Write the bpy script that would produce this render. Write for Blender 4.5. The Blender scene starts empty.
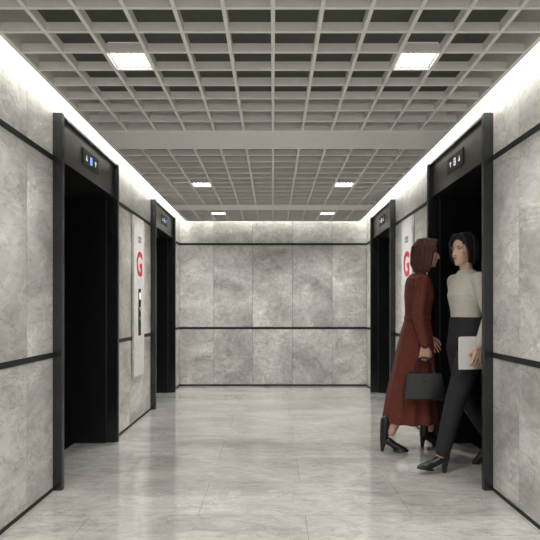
import bpy, bmesh, math, random
from mathutils import Vector, Matrix
random.seed(4)
S=bpy.context.scene
try:
    S.view_settings.view_transform='Standard'
except Exception: pass
COL=S.collection
F=550.0; H=1.162; W=1.40; YB=8.2; YF=-2.0

# ---------------- materials
def mat(name,col,rough=.5,metal=0,var=.08,scale=20,emis=None,es=0,bump=0,coat=0,stretch=None):
    m=bpy.data.materials.new(name); m.use_nodes=True
    nt=m.node_tree; b=nt.nodes['Principled BSDF']
    b.inputs['Roughness'].default_value=rough; b.inputs['Metallic'].default_value=metal
    tc=nt.nodes.new('ShaderNodeTexCoord'); n=nt.nodes.new('ShaderNodeTexNoise')
    n.inputs['Scale'].default_value=scale; n.inputs['Detail'].default_value=4
    if stretch:
        mp=nt.nodes.new('ShaderNodeMapping'); mp.inputs['Scale'].default_value=stretch
        nt.links.new(tc.outputs['Object'],mp.inputs[0]); nt.links.new(mp.outputs[0],n.inputs['Vector'])
    else: nt.links.new(tc.outputs['Object'],n.inputs['Vector'])
    r=nt.nodes.new('ShaderNodeValToRGB')
    r.color_ramp.elements[0].position=.3; r.color_ramp.elements[1].position=.7
    r.color_ramp.elements[0].color=[c*(1-var) for c in col]+[1]
    r.color_ramp.elements[1].color=[min(1,c*(1+var)) for c in col]+[1]
    nt.links.new(n.outputs['Fac'],r.inputs['Fac']); nt.links.new(r.outputs['Color'],b.inputs['Base Color'])
    if emis: 
        b.inputs['Emission Color'].default_value=(*emis,1); b.inputs['Emission Strength'].default_value=es
    if bump:
        bp=nt.nodes.new('ShaderNodeBump'); bp.inputs['Strength'].default_value=bump; bp.inputs['Distance'].default_value=.01
        nt.links.new(n.outputs['Fac'],bp.inputs['Height']); nt.links.new(bp.outputs['Normal'],b.inputs['Normal'])
    if coat: b.inputs['Coat Weight'].default_value=coat
    return m

def stone(name,dark,light,rough,brick=False,island=True):
    m=bpy.data.materials.new(name); m.use_nodes=True
    nt=m.node_tree; L=nt.links; N=nt.nodes; b=N['Principled BSDF']
    tc=N.new('ShaderNodeTexCoord')
    vec=tc.outputs['Object']
    if island:
        g=N.new('ShaderNodeNewGeometry'); mu=N.new('ShaderNodeMath'); mu.operation='MULTIPLY'; mu.inputs[1].default_value=37
        L.new(g.outputs['Random Per Island'],mu.inputs[0])
        ad=N.new('ShaderNodeVectorMath'); ad.operation='ADD'
        L.new(vec,ad.inputs[0]); L.new(mu.outputs[0],ad.inputs[1]); vec=ad.outputs[0]
    mr=N.new('ShaderNodeMapping'); mr.inputs['Rotation'].default_value=(.5,.35,.6) if island else (0,0,.35); mr.inputs['Scale'].default_value=(1,.55,1.2) if island else (.7,1.4,1)
    L.new(vec,mr.inputs[0]); svec=mr.outputs[0]
    def noise(s,d,dist=0,rg=.55,vv=None):
        n=N.new('ShaderNodeTexNoise'); n.inputs['Scale'].default_value=s; n.inputs['Detail'].default_value=d
        n.inputs['Distortion'].default_value=dist; n.inputs['Roughness'].default_value=rg
        L.new(vv or vec,n.inputs['Vector']); return n.outputs['Fac']
    def ramp(f,p0,c0,p1,c1):
        r=N.new('ShaderNodeValToRGB'); e=r.color_ramp.elements
        e[0].position=p0; e[0].color=(*c0,1); e[1].position=p1; e[1].color=(*c1,1)
        L.new(f,r.inputs['Fac']); return r.outputs['Color']
    def mix(a,b2,f=1.0,mode='MULTIPLY'):
        x=N.new('ShaderNodeMix'); x.data_type='RGBA'; x.blend_type=mode
        if isinstance(f,float): x.inputs[0].default_value=f
        else: L.new(f,x.inputs[0])
        L.new(a,x.inputs[6]); L.new(b2,x.inputs[7]); return x.outputs[2]
    c=ramp(noise(1.5,10,.9,.62,svec),.34,dark,.62,light)
    def g3(v): return (v,v,v)
    k=.82 if island else .88
    c=mix(c,ramp(noise(11,9,.8,.78,svec),.40,g3(k),.56,g3(1.04)))
    c=mix(c,ramp(noise(90,5,0,.7),.3,g3(.88),.6,g3(1.05)))
    def vein(s,dist,c0,wd):
        v=N.new('ShaderNodeMath'); v.operation='SUBTRACT'; v.inputs[1].default_value=.5; L.new(noise(s,8,dist,.6,svec),v.inputs[0])
        a=N.new('ShaderNodeMath'); a.operation='ABSOLUTE'; L.new(v.outputs[0],a.inputs[0])
        return ramp(a.outputs[0],0,c0,wd,(1,1,1))
    vb=1.28 if island else 1.18; vd=.72 if island else .80
    c=mix(c,vein(1.2,.8,g3(vb),.008))
    c=mix(c,vein(2.1,1.4,g3(vd),.014))
    if island:
        c=mix(c,vein(3.3,1.0,g3(1.15),.006))
        c=mix(c,ramp(g.outputs['Random Per Island'],0,(.86,.86,.86),1,(1.05,1.05,1.04)))
    if brick:
        bt=N.new('ShaderNodeTexBrick'); bt.inputs['Scale'].default_value=1
        bt.inputs['Brick Width'].default_value=1.2; bt.inputs['Row Height'].default_value=.58
        bt.inputs['Mortar Size'].default_value=.002; bt.inputs['Mortar Smooth'].default_value=.4
        bt.inputs['Color1'].default_value=(1,1,1,1); bt.inputs['Color2'].default_value=(.94,.94,.935,1)
        bt.inputs['Mortar'].default_value=(.55,.54,.53,1)
        mp=N.new('ShaderNodeMapping'); mp.inputs['Location'].default_value=(.42,-.18,0)
        L.new(tc.outputs['Object'],mp.inputs[0]); L.new(mp.outputs[0],bt.inputs['Vector'])
        c=mix(c,bt.outputs['Color'])
    L.new(c,b.inputs['Base Color'])
    rr=N.new('ShaderNodeMapRange'); rr.inputs[3].default_value=rough-.03; rr.inputs[4].default_value=rough+.05
    L.new(noise(6,5),rr.inputs[0]); L.new(rr.outputs[0],b.inputs['Roughness'])
    if brick:
        b.inputs['Specular IOR Level'].default_value=1.0
        b.inputs['Coat Weight'].default_value=.5; b.inputs['Coat Roughness'].default_value=.04
    return m

M_wall=stone('wall_stone',(.40,.39,.37),(.75,.74,.715),.34)
M_floor=stone('floor_stone',(.44,.425,.40),(.64,.625,.595),.08,brick=True,island=False)
M_black=mat('black_trim',(.008,.008,.008),.6)
M_frame=mat('bronze_black_metal',(.06,.063,.068),.25,.85,scale=6)
M_jamb=mat('dark_jamb',(.014,.015,.017),.32,.4)
M_header=mat('header_metal',(.07,.069,.066),.3,.8)
M_core=mat('wall_core',(.06,.06,.055),.9)
M_rib=mat('ceiling_lattice_paint',(.76,.745,.70),.5,var=.03)
M_slab=mat('ceiling_void',(.10,.095,.085),.8)
M_beam=mat('ceiling_beam_paint',(.80,.79,.755),.5,var=.03)
M_cove=mat('cove_led',(1,1,1),.5,emis=(1,.98,.945),es=10)
M_led=mat('led_lens',(1,1,1),.5,emis=(1,.97,.92),es=9)
M_lh=mat('downlight_housing',(.6,.59,.57),.4,emis=(1,.97,.92),es=.25)
M_white=mat('white_glass',(.80,.80,.79),.2)
M_red=mat('red_sign',(.6,.01,.03),.4)
M_grey=mat('grey_text',(.1,.1,.1),.5)
M_blue=mat('blue_display',(.1,.3,.6),.4,emis=(.3,.6,1),es=1.2)
M_wdisp=mat('white_display',(.8,.8,.8),.4,emis=(1,1,1),es=.5)
M_skin=mat('skin',(.58,.34,.25),.5,var=.05,scale=40)
M_skin2=mat('skin_fair',(.62,.40,.30),.5,var=.05,scale=40)
M_dress=mat('rust_wool',(.125,.025,.014),.85,var=.25,scale=60,bump=.2)
M_blouse=mat('cream_knit',(.52,.495,.44),.8,var=.08,scale=60,bump=.15)
M_trouser=mat('black_wool',(.012,.012,.014),.8,var=.2)
M_hair1=mat('auburn_hair',(.075,.022,.012),.65,var=.6,scale=60,bump=.6,stretch=(1,1,.15))
M_hair2=mat('black_hair',(.010,.008,.007),.7,var=.6,scale=60,bump=.4,stretch=(1,1,.15))
M_leather=mat('black_leather',(.010,.010,.011),.3,var=.2,scale=80,bump=.1)
M_lip=mat('lips',(.42,.11,.10),.45)
M_eye=mat('eye_white',(.7,.67,.64),.2)
M_iris=mat('iris',(.05,.025,.012),.2)
M_paper=mat('white_paper',(.76,.76,.75),.6,var=.02)
M_metal=mat('steel',(.5,.5,.5),.25,1)

# ---------------- mesh helpers
def mk(name,bm,mats,parent=None,smooth=False,bevel=0):
    bmesh.ops.recalc_face_normals(bm,faces=bm.faces)
    me=bpy.data.meshes.new(name); bm.to_mesh(me); bm.free()
    for m in mats: me.materials.append(m)
    if smooth:
        for p in me.polygons: p.use_smooth=True
    o=bpy.data.objects.new(name,me); COL.objects.link(o)
    if parent: o.parent=parent
    if bevel:
        b=o.modifiers.new('bevel','BEVEL'); b.width=bevel; b.segments=2; b.limit_method='ANGLE'
    return o
def box(bm,x0,x1,y0,y1,z0,z1,mi=0):
    r=bmesh.ops.create_cube(bm,size=1,matrix=Matrix.Translation(((x0+x1)/2,(y0+y1)/2,(z0+z1)/2))@Matrix.Diagonal((abs(x1-x0),abs(y1-y0),abs(z1-z0),1)))
    for v in r['verts']:
        for f in v.link_faces: f.material_index=mi
def empty(name,loc=(0,0,0),rz=0):
    e=bpy.data.objects.new(name,None); e.location=loc; e.rotation_euler=(0,0,rz); e.empty_display_size=.2; COL.objects.link(e); return e
def boxo(name,a,m,parent=None,bevel=0):
    bm=bmesh.new(); box(bm,*a); return mk(name,bm,[m],parent,bevel=bevel)

ZB=[(0,.846),(.880,2.098),(2.132,2.66)]
D=[(3.53,4.76),(6.32,7.55)]
OH=2.12   # opening height
HT=2.405  # header / post top
# ---------------- room shell
boxo('floor',(-2.3,2.3,YF,YB+.2,-.1,0),M_floor)
boxo('ceiling',(-2.3,2.3,YF,YB+.2,2.66,2.76),M_slab)
def side_wall(name,s):
    bm=bmesh.new()
    def bx(xa,xb,*r,mi=0):
        x0,x1=sorted((s*xa,s*xb)); box(bm,x0,x1,*r,mi)
    segs=[(YF,D[0][0]),(D[0][1],D[1][0]),(D[1][1],YB)]
    for a,b in segs: bx(W+.02,W+.75,a,b,0,2.66,mi=1)
    for a,b in D: bx(W+.02,W+.75,a,b,HT,2.66,mi=1)
    joints=[[YF,-1.1,-.5,.1,.7,1.3,1.92,2.53,3.13,D[0][0]],[D[0][1],5.38,5.92,D[1][0]],[D[1][1],YB]]
    g=.002
    for js in joints:
        for a,b in zip(js,js[1:]):
            for z0,z1 in ZB: bx(W,W+.02,a+g,b-g,z0,z1)
    for a,b in D:
        for u,v in ((a,(a+b)/2),((a+b)/2,b)): bx(W,W+.02,u+g,v-g,HT,2.66)
    o=mk(name,bm,[M_wall,M_core])
side_wall('wall_left',-1); side_wall('wall_right',1)
bm=bmesh.new(); box(bm,-W-.7,W+.7,YB+.02,YB+.2,0,2.66,1)
xs=[-W,-.885,-.305,.29,.885,W]
for a,b in zip(xs,xs[1:]):
    for z0,z1 in ZB: box(bm,a+.002,b-.002,YB,YB+.02,z0,z1)
mk('wall_back',bm,[M_wall,M_core])
# trims
def trim(s,z0,z1,name):
    bm=bmesh.new()
    for a,b in [(YF,D[0][0]-.02),(D[0][1]+.02,D[1][0]-.02),(D[1][1]+.02,YB)]:
        x0,x1=sorted((s*(W-.004),s*(W+.02))); box(bm,x0,x1,a,b,z0,z1)
    mk(name,bm,[M_black])
trim(-1,.846,.880,'trim_1'); trim(-1,2.098,2.132,'trim_2'); trim(1,.846,.880,'trim_3'); trim(1,2.098,2.132,'trim_4')
trim(-1,0,.022,'baseboard_left'); trim(1,0,.022,'baseboard_right')
boxo('trim_5',(-W,W,YB-.004,YB+.02,.848,.878),M_black)
boxo('trim_6',(-W,W,YB-.004,YB+.02,2.10,2.13),M_black)
boxo('baseboard_back',(-W,W,YB-.004,YB+.02,0,.025),M_black)

# ---------------- ceiling lattice
ZL=2.432; PX=.21
bm=bmesh.new()
secs=[(3.95-.202*29,3.95,29),(4.39,6.78,12),(7.13,8.05,5)]
t=.009; hh=.045
for a,b,k in secs:
    for i in range(-6,7):
        tt=t if abs(i)<6 else .012
        box(bm,i*PX-tt,i*PX+tt,a,b,ZL,ZL+hh if abs(i)<6 else 2.66)
    for j in range(k+1):
        y=a+(b-a)*j/k; ty=.0085 if b<4 else .013
        box(bm,-6*PX,6*PX,y-ty,y+ty,ZL+.001,ZL+hh-.001 if not (b>8 and j==k) else 2.66)
mk('ceiling_lattice',bm,[M_rib])
bm=bmesh.new()
for a,b in ((3.95,4.39),(6.78,7.13)):
    box(bm,-6*PX-.012,6*PX+.012,a,b,ZL-.004,2.658)
mk('ceiling_beam',bm,[M_beam],bevel=.004)
# cove LED lines
for s,nm in ((-1,'cove_light'),(1,'cove_light.001')):
    x0,x1=sorted((s*1.295,s*1.365)); boxo(nm,(x0,x1,YF+.1,YB-.02,2.62,2.645),M_cove)
boxo('cove_light.002',(-1.27,1.27,8.085,8.15,2.62,2.645),M_cove)
# downlights
ys=[.82,2.84,5.68,7.41,-1.0]  # first and last pairs are out of view, added as fill light
for y in ys:
    for s in (-1,1):
        bm=bmesh.new(); cx=s*3.5*PX
        box(bm,cx-.092,cx+.092,y-.09,y+.09,ZL+.012,ZL+.06,0)
        for i in range(5):
            for j in range(4):
                px=cx-.07+i*.035; py=y-.06+j*.04
                r=bmesh.ops.create_cone(bm,cap_ends=True,segments=14,radius1=.012,radius2=.012,depth=.006,matrix=Matrix.Translation((px,py,ZL+.010)))
                for v in r['verts']:
                    for f in v.link_faces: f.material_index=1
        o=mk('ceiling_downlight',bm,[M_lh,M_led])
        ld=bpy.data.lights.new('beam','SPOT'); ld.energy=92; ld.spot_size=math.radians(140); ld.spot_blend=1; ld.shadow_soft_size=.08; ld.color=(1,.975,.935)
        lo=bpy.data.objects.new('beam',ld); lo.location=(cx,y,ZL-.01); lo.parent=o; COL.objects.link(lo)

# ---------------- elevator entrances
def elevator(s,y0,y1):
    e=empty('elevator_entrance',(s*W,(y0+y1)/2,0))
    def B(nm,xa,xb,ya,yb,z0,z1,m,bev=0):   # x measured into wall(+)/lobby(-)
        a=sorted((s*xa,s*xb)); c=(y0+y1)/2
        return boxo(nm,(a[0],a[1],ya-c,yb-c,z0,z1),m,e,bev)
    B('post_near',-.06,.05,y0-.035,y0+.005,0,HT,M_frame,.003)
    B('post_far',-.06,.05,y1-.005,y1+.035,0,HT,M_frame,.003)
    B('jamb_near',.05,.62,y0-.0,y0+.03,0,OH,M_jamb)
    B('jamb_far',.04,.62,y1-.03,y1,0,OH,M_jamb)
    B('header',-.025,.62,y0+.005,y1-.005,OH,HT-.01,M_header,.003)
    B('header_cap',-.05,.03,y0+.005,y1-.005,HT-.014,HT,M_frame)
    B('sill',.3,.60,y0+.03,y1-.03,.001,.006,M_metal)
    c=(y0+y1)/2
    B('door_panel_1',.50,.53,y0+.03,c-.002,.008,OH,M_jamb)
    B('door_panel_2',.50,.53,c+.002,y1-.03,.008,OH,M_jamb)
    B('shaft_back',.58,.6,y0+.0,y1,0,OH,M_black)
    # indicator
    B('indicator_bezel',-.030,-.024,c-.18,c+.18,2.205,2.325,M_black,.002)
    def arrow(nm,yc,up,m):
        bm=bmesh.new(); k=.02 if up else -.02
        v=[bm.verts.new((s*-.032,yc-c-.018,2.265-k)),bm.verts.new((s*-.032,yc-c+.018,2.265-k)),bm.verts.new((s*-.032,yc-c,2.265+k))]
        w=[bm.verts.new((s*-.029,a.co.y,a.co.z)) for a in v]
        bm.faces.new(v); bm.faces.new(w)
        for i in range(3): bm.faces.new((v[i],v[(i+1)%3],w[(i+1)%3],w[i]))
        mk(nm,bm,[m],e)
    arrow('arrow_up',c-.10,True,M_wdisp); arrow('arrow_down',c+.10,False,M_wdisp)
    dm=M_blue if s<0 else M_wdisp
    for i,(ya,yb,za,zb) in enumerate([(-.018,-.012,2.24,2.29),(.012,.018,2.24,2.29),(-.018,.018,2.286,2.292),(-.018,.018,2.238,2.244),(-.018,.018,2.262,2.267)]):
        B('digit_segment_%d'%(i+1),-.0325,-.0295,c+ya,c+yb,za,zb,dm)
for s in (-1,1):
    for a,b in D: elevator(s,a,b)

# ---------------- call panels with floor sign
def text(nm,body,size,loc,rz,m,par,off=0):
    cu=bpy.data.curves.new(nm,'FONT'); cu.body=body; cu.size=size; cu.extrude=.001; cu.align_x='CENTER'; cu.align_y='CENTER'; cu.offset=off
    cu.materials.append(m); o=bpy.data.objects.new(nm,cu); COL.objects.link(o)
    o.location=loc; o.rotation_euler=(math.pi/2,0,rz); o.parent=par; return o
def panel(s):
    e=empty('elevator_call_panel',(s*(W-.006),5.65,0))
    def B(nm,xa,xb,ya,yb,z0,z1,m,bev=0):
        a=sorted((s*xa,s*xb)); return boxo(nm,(a[0],a[1],ya,yb,z0,z1),m,e,bev)
    B('backplate',-.022,0,-.21,.21,.47,2.085,M_white,.003)
    B('button_plate',-.028,-.022,-.045,.045,.88,1.36,M_black,.002)
    rz=math.pi/2 if s<0 else -math.pi/2
    text('floor_letter','G',.34,(-s*.024,0,1.60),rz,M_red,e,.009)
    text('floor_caption','CES',.09,(-s*.024,0,1.86),rz,M_grey,e)
    for k,z in enumerate((1.05,1.15)):
        bm=bmesh.new(); bmesh.ops.create_cone(bm,cap_ends=True,segments=24,radius1=.02,radius2=.018,depth=.01,matrix=Matrix.Translation((-s*.031,0,z))@Matrix.Rotation(math.pi/2,4,'Y'))
        mk('call_button_%d'%(k+1),bm,[M_metal],e)
    B('display',-.030,-.027,-.03,.03,1.25,1.32,M_wdisp)
panel(-1); panel(1)

# ---------------- figure helpers
V=Vector
def ell(bm,c,r,M=None,R=None):
    m=Matrix.Translation(c)
    if R is not None: m=m@R
    m=m@Matrix.Diagonal((r[0],r[1],r[2],1))
    if M is not None: m=M@m
    bmesh.ops.create_uvsphere(bm,u_segments=20,v_segments=14,radius=1,matrix=m)
def sph(bm,c,r,M=None): ell(bm,c,(r,r,r),M)
def chain(bm,pts,rad,M=None,seg=16):
    pts=[V(p) for p in pts]
    if M is not None: pts=[M@p for p in pts]
    for p,r in zip(pts,rad):
        bmesh.ops.create_uvsphere(bm,u_segments=seg,v_segments=10,radius=r,matrix=Matrix.Translation(p))
    for i in range(len(pts)-1):
        a,b=pts[i],pts[i+1]; d=b-a
        if d.length<1e-5: continue
        q=d.to_track_quat('Z','Y').to_matrix().to_4x4()
        bmesh.ops.create_cone(bm,cap_ends=True,segments=seg,radius1=rad[i],radius2=rad[i+1],depth=d.length,matrix=Matrix.Translation((a+b)/2)@q)
def loft(bm,rings,n=48,pleat=None):
    rs=[]
    for k,(z,cx,cy,rx,ry) in enumerate(rings):
        row=[]
        for i in range(n):
            a=2*math.pi*i/n; m=1
            if pleat: m=1+pleat[k]*math.cos(11*a+.4*math.sin(3*a))
            row.append(bm.verts.new((cx+rx*m*math.cos(a),cy+ry*m*math.sin(a),z)))
        rs.append(row)
    for A,Bq in zip(rs,rs[1:]):
        for i in range(n): bm.faces.new((A[i],A[(i+1)%n],Bq[(i+1)%n],Bq[i]))
    bm.faces.new(rs[0]); bm.faces.new(list(reversed(rs[-1])))
def remesh(name,bm,m,parent,vox=.005,sm=3):
    o=mk(name,bm,[m],None)
    r=o.modifiers.new('r','REMESH'); r.mode='VOXEL'; r.voxel_size=vox
    s=o.modifiers.new('s','SMOOTH'); s.factor=.5; s.iterations=sm
    dg=bpy.context.evaluated_depsgraph_get(); dg.update()
    me=bpy.data.meshes.new_from_object(o.evaluated_get(dg)); 
    o.modifiers.clear(); old=o.data; o.data=me; bpy.data.meshes.remove(old)
    if not me.materials: me.materials.append(m)
    for p in me.polygons: p.use_smooth=True; p.material_index=0
    o.parent=parent; me.name=name
    return o
def hand(bm,w,d,nrm,thumb,curl=.5):
    w=V(w); d=V(d).normalized(); nrm=V(nrm); nrm=(nrm-d*nrm.dot(d)).normalized()
    lat=d.cross(nrm).normalized()
    if lat.dot(V(thumb))<0: lat=-lat
    k=[.033,.0115,-.0105,-.031]; ln=[.070,.078,.072,.056]
    for i in range(4):
        base=w+d*(.086-.004*abs(i-1))+lat*k[i]
        chain(bm,[w+lat*k[i]*.45,base],[.016,.0125],seg=10)
        q=base; ang=0; dd=(d+lat*k[i]*2.2).normalized(); pts=[base]; 
        for part,c in ((.45,.7),(.3,1.0),(.25,.7)):
            ang+=curl*c
            q=q+(dd*math.cos(ang)+nrm*math.sin(ang))*ln[i]*part; pts.append(q)
        chain(bm,pts,[.0088,.0082,.0076,.0066],seg=10)
    q=w+d*.022+lat*.022
    p1=q+(d*.7+lat*.65+nrm*.35).normalized()*.04
    p2=p1+(d*.85+lat*.25+nrm*.5).normalized()*.032
    p3=p2+(d*.9+nrm*.5).normalized()*.024
    chain(bm,[q,p1,p2,p3],[.016,.0115,.0098,.0078],seg=10)
def head_skin(bm,M):
    ell(bm,(-.012,0,.03),(.092,.070,.085),M)
    ell(bm,(.02,0,-.025),(.062,.057,.082),M)
    ell(bm,(.033,0,-.072),(.042,.038,.034),M)
    ell(bm,(.058,0,-.092),(.017,.018,.015),M)
    for s in (-1,1):
        ell(bm,(.046,s*.03,-.03),(.026,.023,.026),M)
        ell(bm,(-.005,s*.070,-.008),(.017,.008,.03),M)
        ell(bm,(.060,s*.031,.022),(.016,.022,.008),M)
        ell(bm,(.088,s*.008,-.033),(.008,.006,.006),M)
    chain(bm,[(.074,0,.014),(.095,0,-.029)],[.007,.009],M)
    ell(bm,(.076,0,-.056),(.009,.019,.014),M)
def face_parts(par,M,hairmat):
    for s in (-1,1):
        bm=bmesh.new(); sph(bm,(.0588,s*.031,.003),.0125,M); mk('eye_white',bm,[M_eye],par,True)
        bm=bmesh.new(); sph(bm,(.0652,s*.031,.003),.0068,M); mk('eye_iris',bm,[M_iris],par,True)
        bm=bmesh.new(); chain(bm,[(.0725,s*.018,.009),(.0725,s*.031,.013),(.067,s*.044,.008)],[.0016,.002,.0016],M,8); mk('eyelashes',bm,[M_iris],par,True)
        bm=bmesh.new(); chain(bm,[(.077,s*.014,.023),(.077,s*.03,.028),(.066,s*.048,.023)],[.0022,.0026,.0016],M,8); mk('eyebrow',bm,[hairmat],par,True)
    bm=bmesh.new(); ell(bm,(.0815,0,-.053),(.005,.018,.0038),M); ell(bm,(.0805,0,-.060),(.005,.015,.0046),M); mk('lips',bm,[M_lip],par,True)
def hair(bm,M,zb,full=1.0,back=1.0,a0=80):
    ell(bm,(-.024,0,.046),(.095,.081,.086),M)
    for i in range(34):
        a=math.radians(a0+(360-2*a0)*i/33); c,s_=math.cos(a),math.sin(a)
        j=random.uniform(-.018,.012); k=1+random.uniform(-.05,.05)
        pts=[(-.02,0,.122),(-.02+.06*c,.055*s_,.108),(-.022+.092*c*k,.079*s_*k,.05),(-.022+.096*c*full*k,.084*s_*full*k,-.02),(-.024+.09*c*full*back*k,.08*s_*full*back*k,(zb-.02)/2-.01),(-.02+.075*c*back,.07*s_*back,zb+j)]
        chain(bm,pts,[.008,.012,.014,.015,.014,.006],M,8)
    for sd in (-1,1):   # front locks: side parting, sweep over the temple, then down beside the cheek
        for i in range(9):
            f=i/8; x0=.055-.075*f
            k=1+random.uniform(-.04,.05)
            chain(bm,[(x0*.9-.01,.022+sd*.006,.128-.012*max(0,x0/.05)),(x0+.008,sd*.04+.008,.112),(x0+.004-.006*f,sd*.070*k,.062),(x0*.5+.012,sd*.082*k,.0),(x0*.5+.004,sd*.080*k,zb*.55),(x0*.4+.004,sd*.072,zb*.95)],[.009,.012,.012,.011,.010,.005],M,8)
def shoe(bm,M,boot=True,top=.22):
    chain(bm,[(-.055,0,.008),(-.05,0,.075)],[.014,.024],M)
    bm2=[(-.045,0,.095),(-.005,0,.085),(.045,0,.05),(.082,0,.034),(.12,0,.022),(.14,0,.016)]
    chain(bm,bm2,[.031,.032,.030,.029,.022,.014],M)
    ell(bm,(.082,0,.011),(.062,.033,.009),M)
    if boot: chain(bm,[(-.042,0,.10),(-.03,0,top)],[.035,.040],M)
def fmat(x,y,z=0,rz=0,pitch=0,piv=(-.055,0,0)):
    return Matrix.Translation((x,y,z))@Matrix.Rotation(rz,4,'Z')@Matrix.Translation(piv)@Matrix.Rotation(-pitch,4,'Y')@Matrix.Translation([-p for p in piv])

# ================= WOMAN 1 (rust dress) facing +x
w1=empty('woman',(1.19,4.52,0),0)
HM=Matrix.Translation((.075,-.01,1.605))@Matrix.Rotation(math.radians(-14),4,'Z')@Matrix.Rotation(math.radians(4),4,'Y')
RS,RE,RW=V((-.005,-.165,1.375)),V((-.055,-.215,1.10)),V((-.01,-.235,.865))
LS,LE,LW=V((.005,.165,1.375)),V((.04,.215,1.11)),V((.15,.20,.915))
bm=bmesh.new()
head_skin(bm,HM)
chain(bm,[(-.005,0,1.38),(.015,0,1.45),(.05,0,1.53)],[.06,.048,.048])
loft(bm,[(1.41,0,0,.05,.07),(1.37,0,0,.075,.14),(1.28,.01,0,.095,.14),(1.1,.0,0,.08,.11),(.95,-.01,0,.10,.15),(.86,-.01,0,.09,.14)],32)
chain(bm,[RS,RE,RW],[.042,.034,.024]); chain(bm,[LS,LE,LW],[.042,.034,.024])
chain(bm,[(0,-.08,.90),(-.06,-.08,.52),(-.235,-.07,.16)],[.08,.052,.035])
chain(bm,[(0,.08,.90),(.10,.08,.52),(.12,.075,.16)],[.08,.052,.035])
hand(bm,RW,(.02,-.01,-1),(0,1,0),(1,0,0),.95)
hand(bm,LW,(.45,-.05,-.9),(-.3,-1,0),(1,0,.4),.45)
remesh('body_skin',bm,M_skin,w1,.0038,2)
face_parts(w1,HM,M_hair1)
bm=bmesh.new(); hair(bm,HM,-.15,1.0,1.0,84); remesh('hair',bm,M_hair1,w1,.0036,1)
bm=bmesh.new()
loft(bm,[(1.445,.008,0,.058,.062),(1.43,.004,0,.072,.085),(1.40,0,0,.088,.145),(1.35,.005,0,.105,.165),(1.27,.012,0,.118,.162),(1.18,.005,0,.108,.145),(1.08,-.002,0,.10,.13),(.98,-.01,0,.122,.158),(.85,-.02,0,.142,.178),(.65,-.035,0,.17,.188),(.45,-.05,0,.198,.20),(.235,-.06,0,.222,.215),(.235,-.06,0,.205,.198),(.34,-.05,0,.19,.185)],72,
 [0,0,0,0,0,0,0,.01,.02,.035,.05,.06,.06,.05])
chain(bm,[RS,RE,RW+V((0,0,.01))],[.056,.046,.034]); chain(bm,[LS,LE,LW-(LW-LE)*.05],[.056,.046,.034])
remesh('dress',bm,M_dress,w1,.005,2)
bm=bmesh.new(); loft(bm,[(1.095,-.002,0,.106,.137),(1.06,-.003,0,.108,.139)],48); mk('belt',bm,[M_dress],w1,True)
bm=bmesh.new(); shoe(bm,fmat(-.25,-.07,0,math.radians(-12)),True,.25); remesh('boot_right',bm,M_leather,w1,.004,2)
bm=bmesh.new(); shoe(bm,fmat(.11,.075,0,math.radians(4)),True,.25); remesh('boot_left',bm,M_leather,w1,.004,2)

# handbag (in right hand)
hb=empty('handbag',(1.19-.02,4.52-.250,.565),math.radians(-6))
bm=bmesh.new(); 
v=[]
for z,hx,hy in ((-.115,.15,.048),(-.10,.155,.052),(0,.15,.045),(.085,.14,.03),(.095,.138,.022)):
    v.append([bm.verts.new((sx*hx,sy*hy,z)) for sx,sy in ((-1,-1),(1,-1),(1,1),(-1,1))])
for A,Bq in zip(v,v[1:]):
    for i in range(4): bm.faces.new((A[i],A[(i+1)%4],Bq[(i+1)%4],Bq[i]))
bm.faces.new(v[0]); bm.faces.new(v[-1])
mk('bag_body',bm,[M_leather],hb,bevel=.012)
for sy in (-1,1):
    bm=bmesh.new(); P=[(-.07,sy*.028,.07)]
    for i in range(13):
        a=math.pi*(1-i/12); P.append((.07*math.cos(a)*(1),sy*.014,.12+.095*math.sin(a)))
    P.append((.07,sy*.028,.07)); chain(bm,P,[.0055]*len(P),seg=8); mk('handle_%d'%(1 if sy<0 else 2),bm,[M_leather],hb,True)
bm=bmesh.new(); box(bm,-.014,.014,-.046,-.040,.03,.05); mk('clasp',bm,[M_leather],hb,bevel=.002)

# ================= WOMAN 2 facing camera-left
th=math.radians(192)
w2=empty('woman.001',(1.405,4.0,0),th); w2.scale=(1.02,1.02,1.02)
HM=Matrix.Translation((.02,-.0,1.545))@Matrix.Rotation(math.radians(14),4,'Z')
RS,RE,RW=V((0,-.16,1.335)),V((-.06,-.205,1.08)),V((-.07,-.20,.85))
LS,LE,LW=V((0,.16,1.335)),V((-.045,.215,1.08)),V((.035,.225,.885))
bm=bmesh.new()
head_skin(bm,HM)
chain(bm,[(-.02,0,1.33),(-.005,0,1.40),(.005,0,1.47)],[.058,.046,.046])
loft(bm,[(1.36,-.01,0,.05,.07),(1.32,-.01,0,.075,.14),(1.23,.0,0,.092,.135),(1.05,.0,0,.08,.105),(.92,-.01,0,.10,.145),(.84,-.01,0,.09,.13)],32)
chain(bm,[RS,RE,RW],[.04,.033,.023]); chain(bm,[LS,LE,LW],[.04,.033,.023])
chain(bm,[(0,.08,.88),(.13,.08,.50),(.235,.075,.13)],[.078,.05,.035])
chain(bm,[(0,-.08,.88),(-.04,-.08,.50),(-.27,-.075,.16)],[.078,.05,.035])
hand(bm,LW,(.15,.0,-1),(0,-.6,0),(1,0,0),.35)
hand(bm,RW,(-.1,0,-.95),(0,1,0),(1,0,.4),.4)
remesh('body_skin',bm,M_skin2,w2,.0038,2)
face_parts(w2,HM,M_hair2)
bm=bmesh.new(); hair(bm,HM,-.09,1.0,.92,88); remesh('hair',bm,M_hair2,w2,.0036,1)
bm=bmesh.new()
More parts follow.
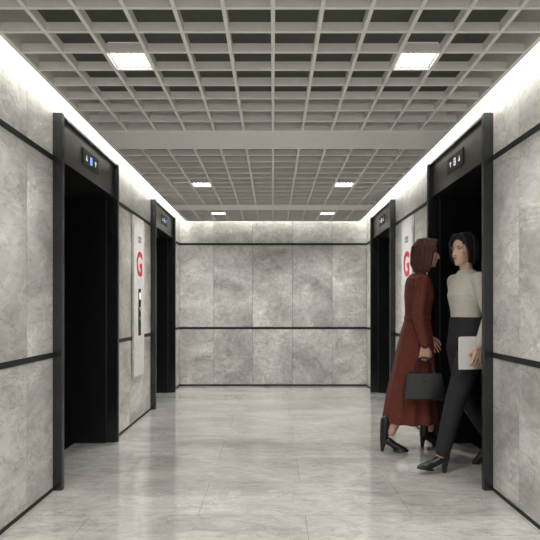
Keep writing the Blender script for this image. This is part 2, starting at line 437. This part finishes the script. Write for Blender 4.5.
loft(bm,[(1.41,-.005,0,.054,.058),(1.39,-.006,0,.068,.08),(1.36,-.008,0,.085,.14),(1.31,-.004,0,.10,.16),(1.23,.006,0,.114,.155),(1.13,.0,0,.10,.135),(1.04,-.002,0,.098,.125),(1.0,-.004,0,.104,.132)],60)
chain(bm,[RS,RE,RW+V((0,0,.01))],[.054,.046,.036]); chain(bm,[LS,LE,LW+V((0,0,.01))],[.054,.046,.036])
remesh('blouse',bm,M_blouse,w2,.005,2)
bm=bmesh.new()
loft(bm,[(1.075,-.002,0,.106,.135),(.98,-.006,0,.118,.15),(.88,-.01,0,.13,.17),(.80,-.01,0,.10,.15)],48)
chain(bm,[(0,.082,.86),(.13,.08,.50),(.225,.076,.155)],[.098,.070,.052])
chain(bm,[(0,-.082,.86),(-.04,-.08,.50),(-.26,-.076,.17)],[.098,.070,.052])
remesh('trousers',bm,M_trouser,w2,.005,3)
bm=bmesh.new(); shoe(bm,fmat(.27,.076,0,0,math.radians(10)),True,.16); remesh('shoe_left',bm,M_leather,w2,.004,2)
bm=bmesh.new(); shoe(bm,fmat(-.25,-.076,0,0,math.radians(-20),(.1,0,0)),True,.16); remesh('shoe_right',bm,M_leather,w2,.004,2)

# folder held against left hip
R=Matrix.Rotation(th,4,'Z'); p=R@V((.075,.226,.87))
fd=empty('document_folder',(1.405+p.x,4.0+p.y,.86),th)
bm=bmesh.new(); box(bm,-.10,.10,-.036,-.030,-.12,.10); box(bm,-.10,.10,-.024,-.020,-.12,.10); box(bm,-.10,-.094,-.036,-.02,-.12,.10); mk('cover',bm,[M_paper],fd)
bm=bmesh.new(); box(bm,-.092,.094,-.030,-.024,-.112,.105); mk('pages',bm,[M_paper],fd)

# ---------------- world & camera
w=bpy.data.worlds.new('world'); S.world=w; w.use_nodes=True
w.node_tree.nodes['Background'].inputs[0].default_value=(1,.985,.96,1); w.node_tree.nodes['Background'].inputs[1].default_value=1.4
c=bpy.data.cameras.new('camera'); co=bpy.data.objects.new('camera',c); COL.objects.link(co)
co.location=(0,0,H); co.rotation_euler=(math.pi/2,0,0)
c.sensor_width=36; c.lens=36*F/540; c.shift_x=-3/540; c.shift_y=38/540; c.clip_start=.05
S.camera=co
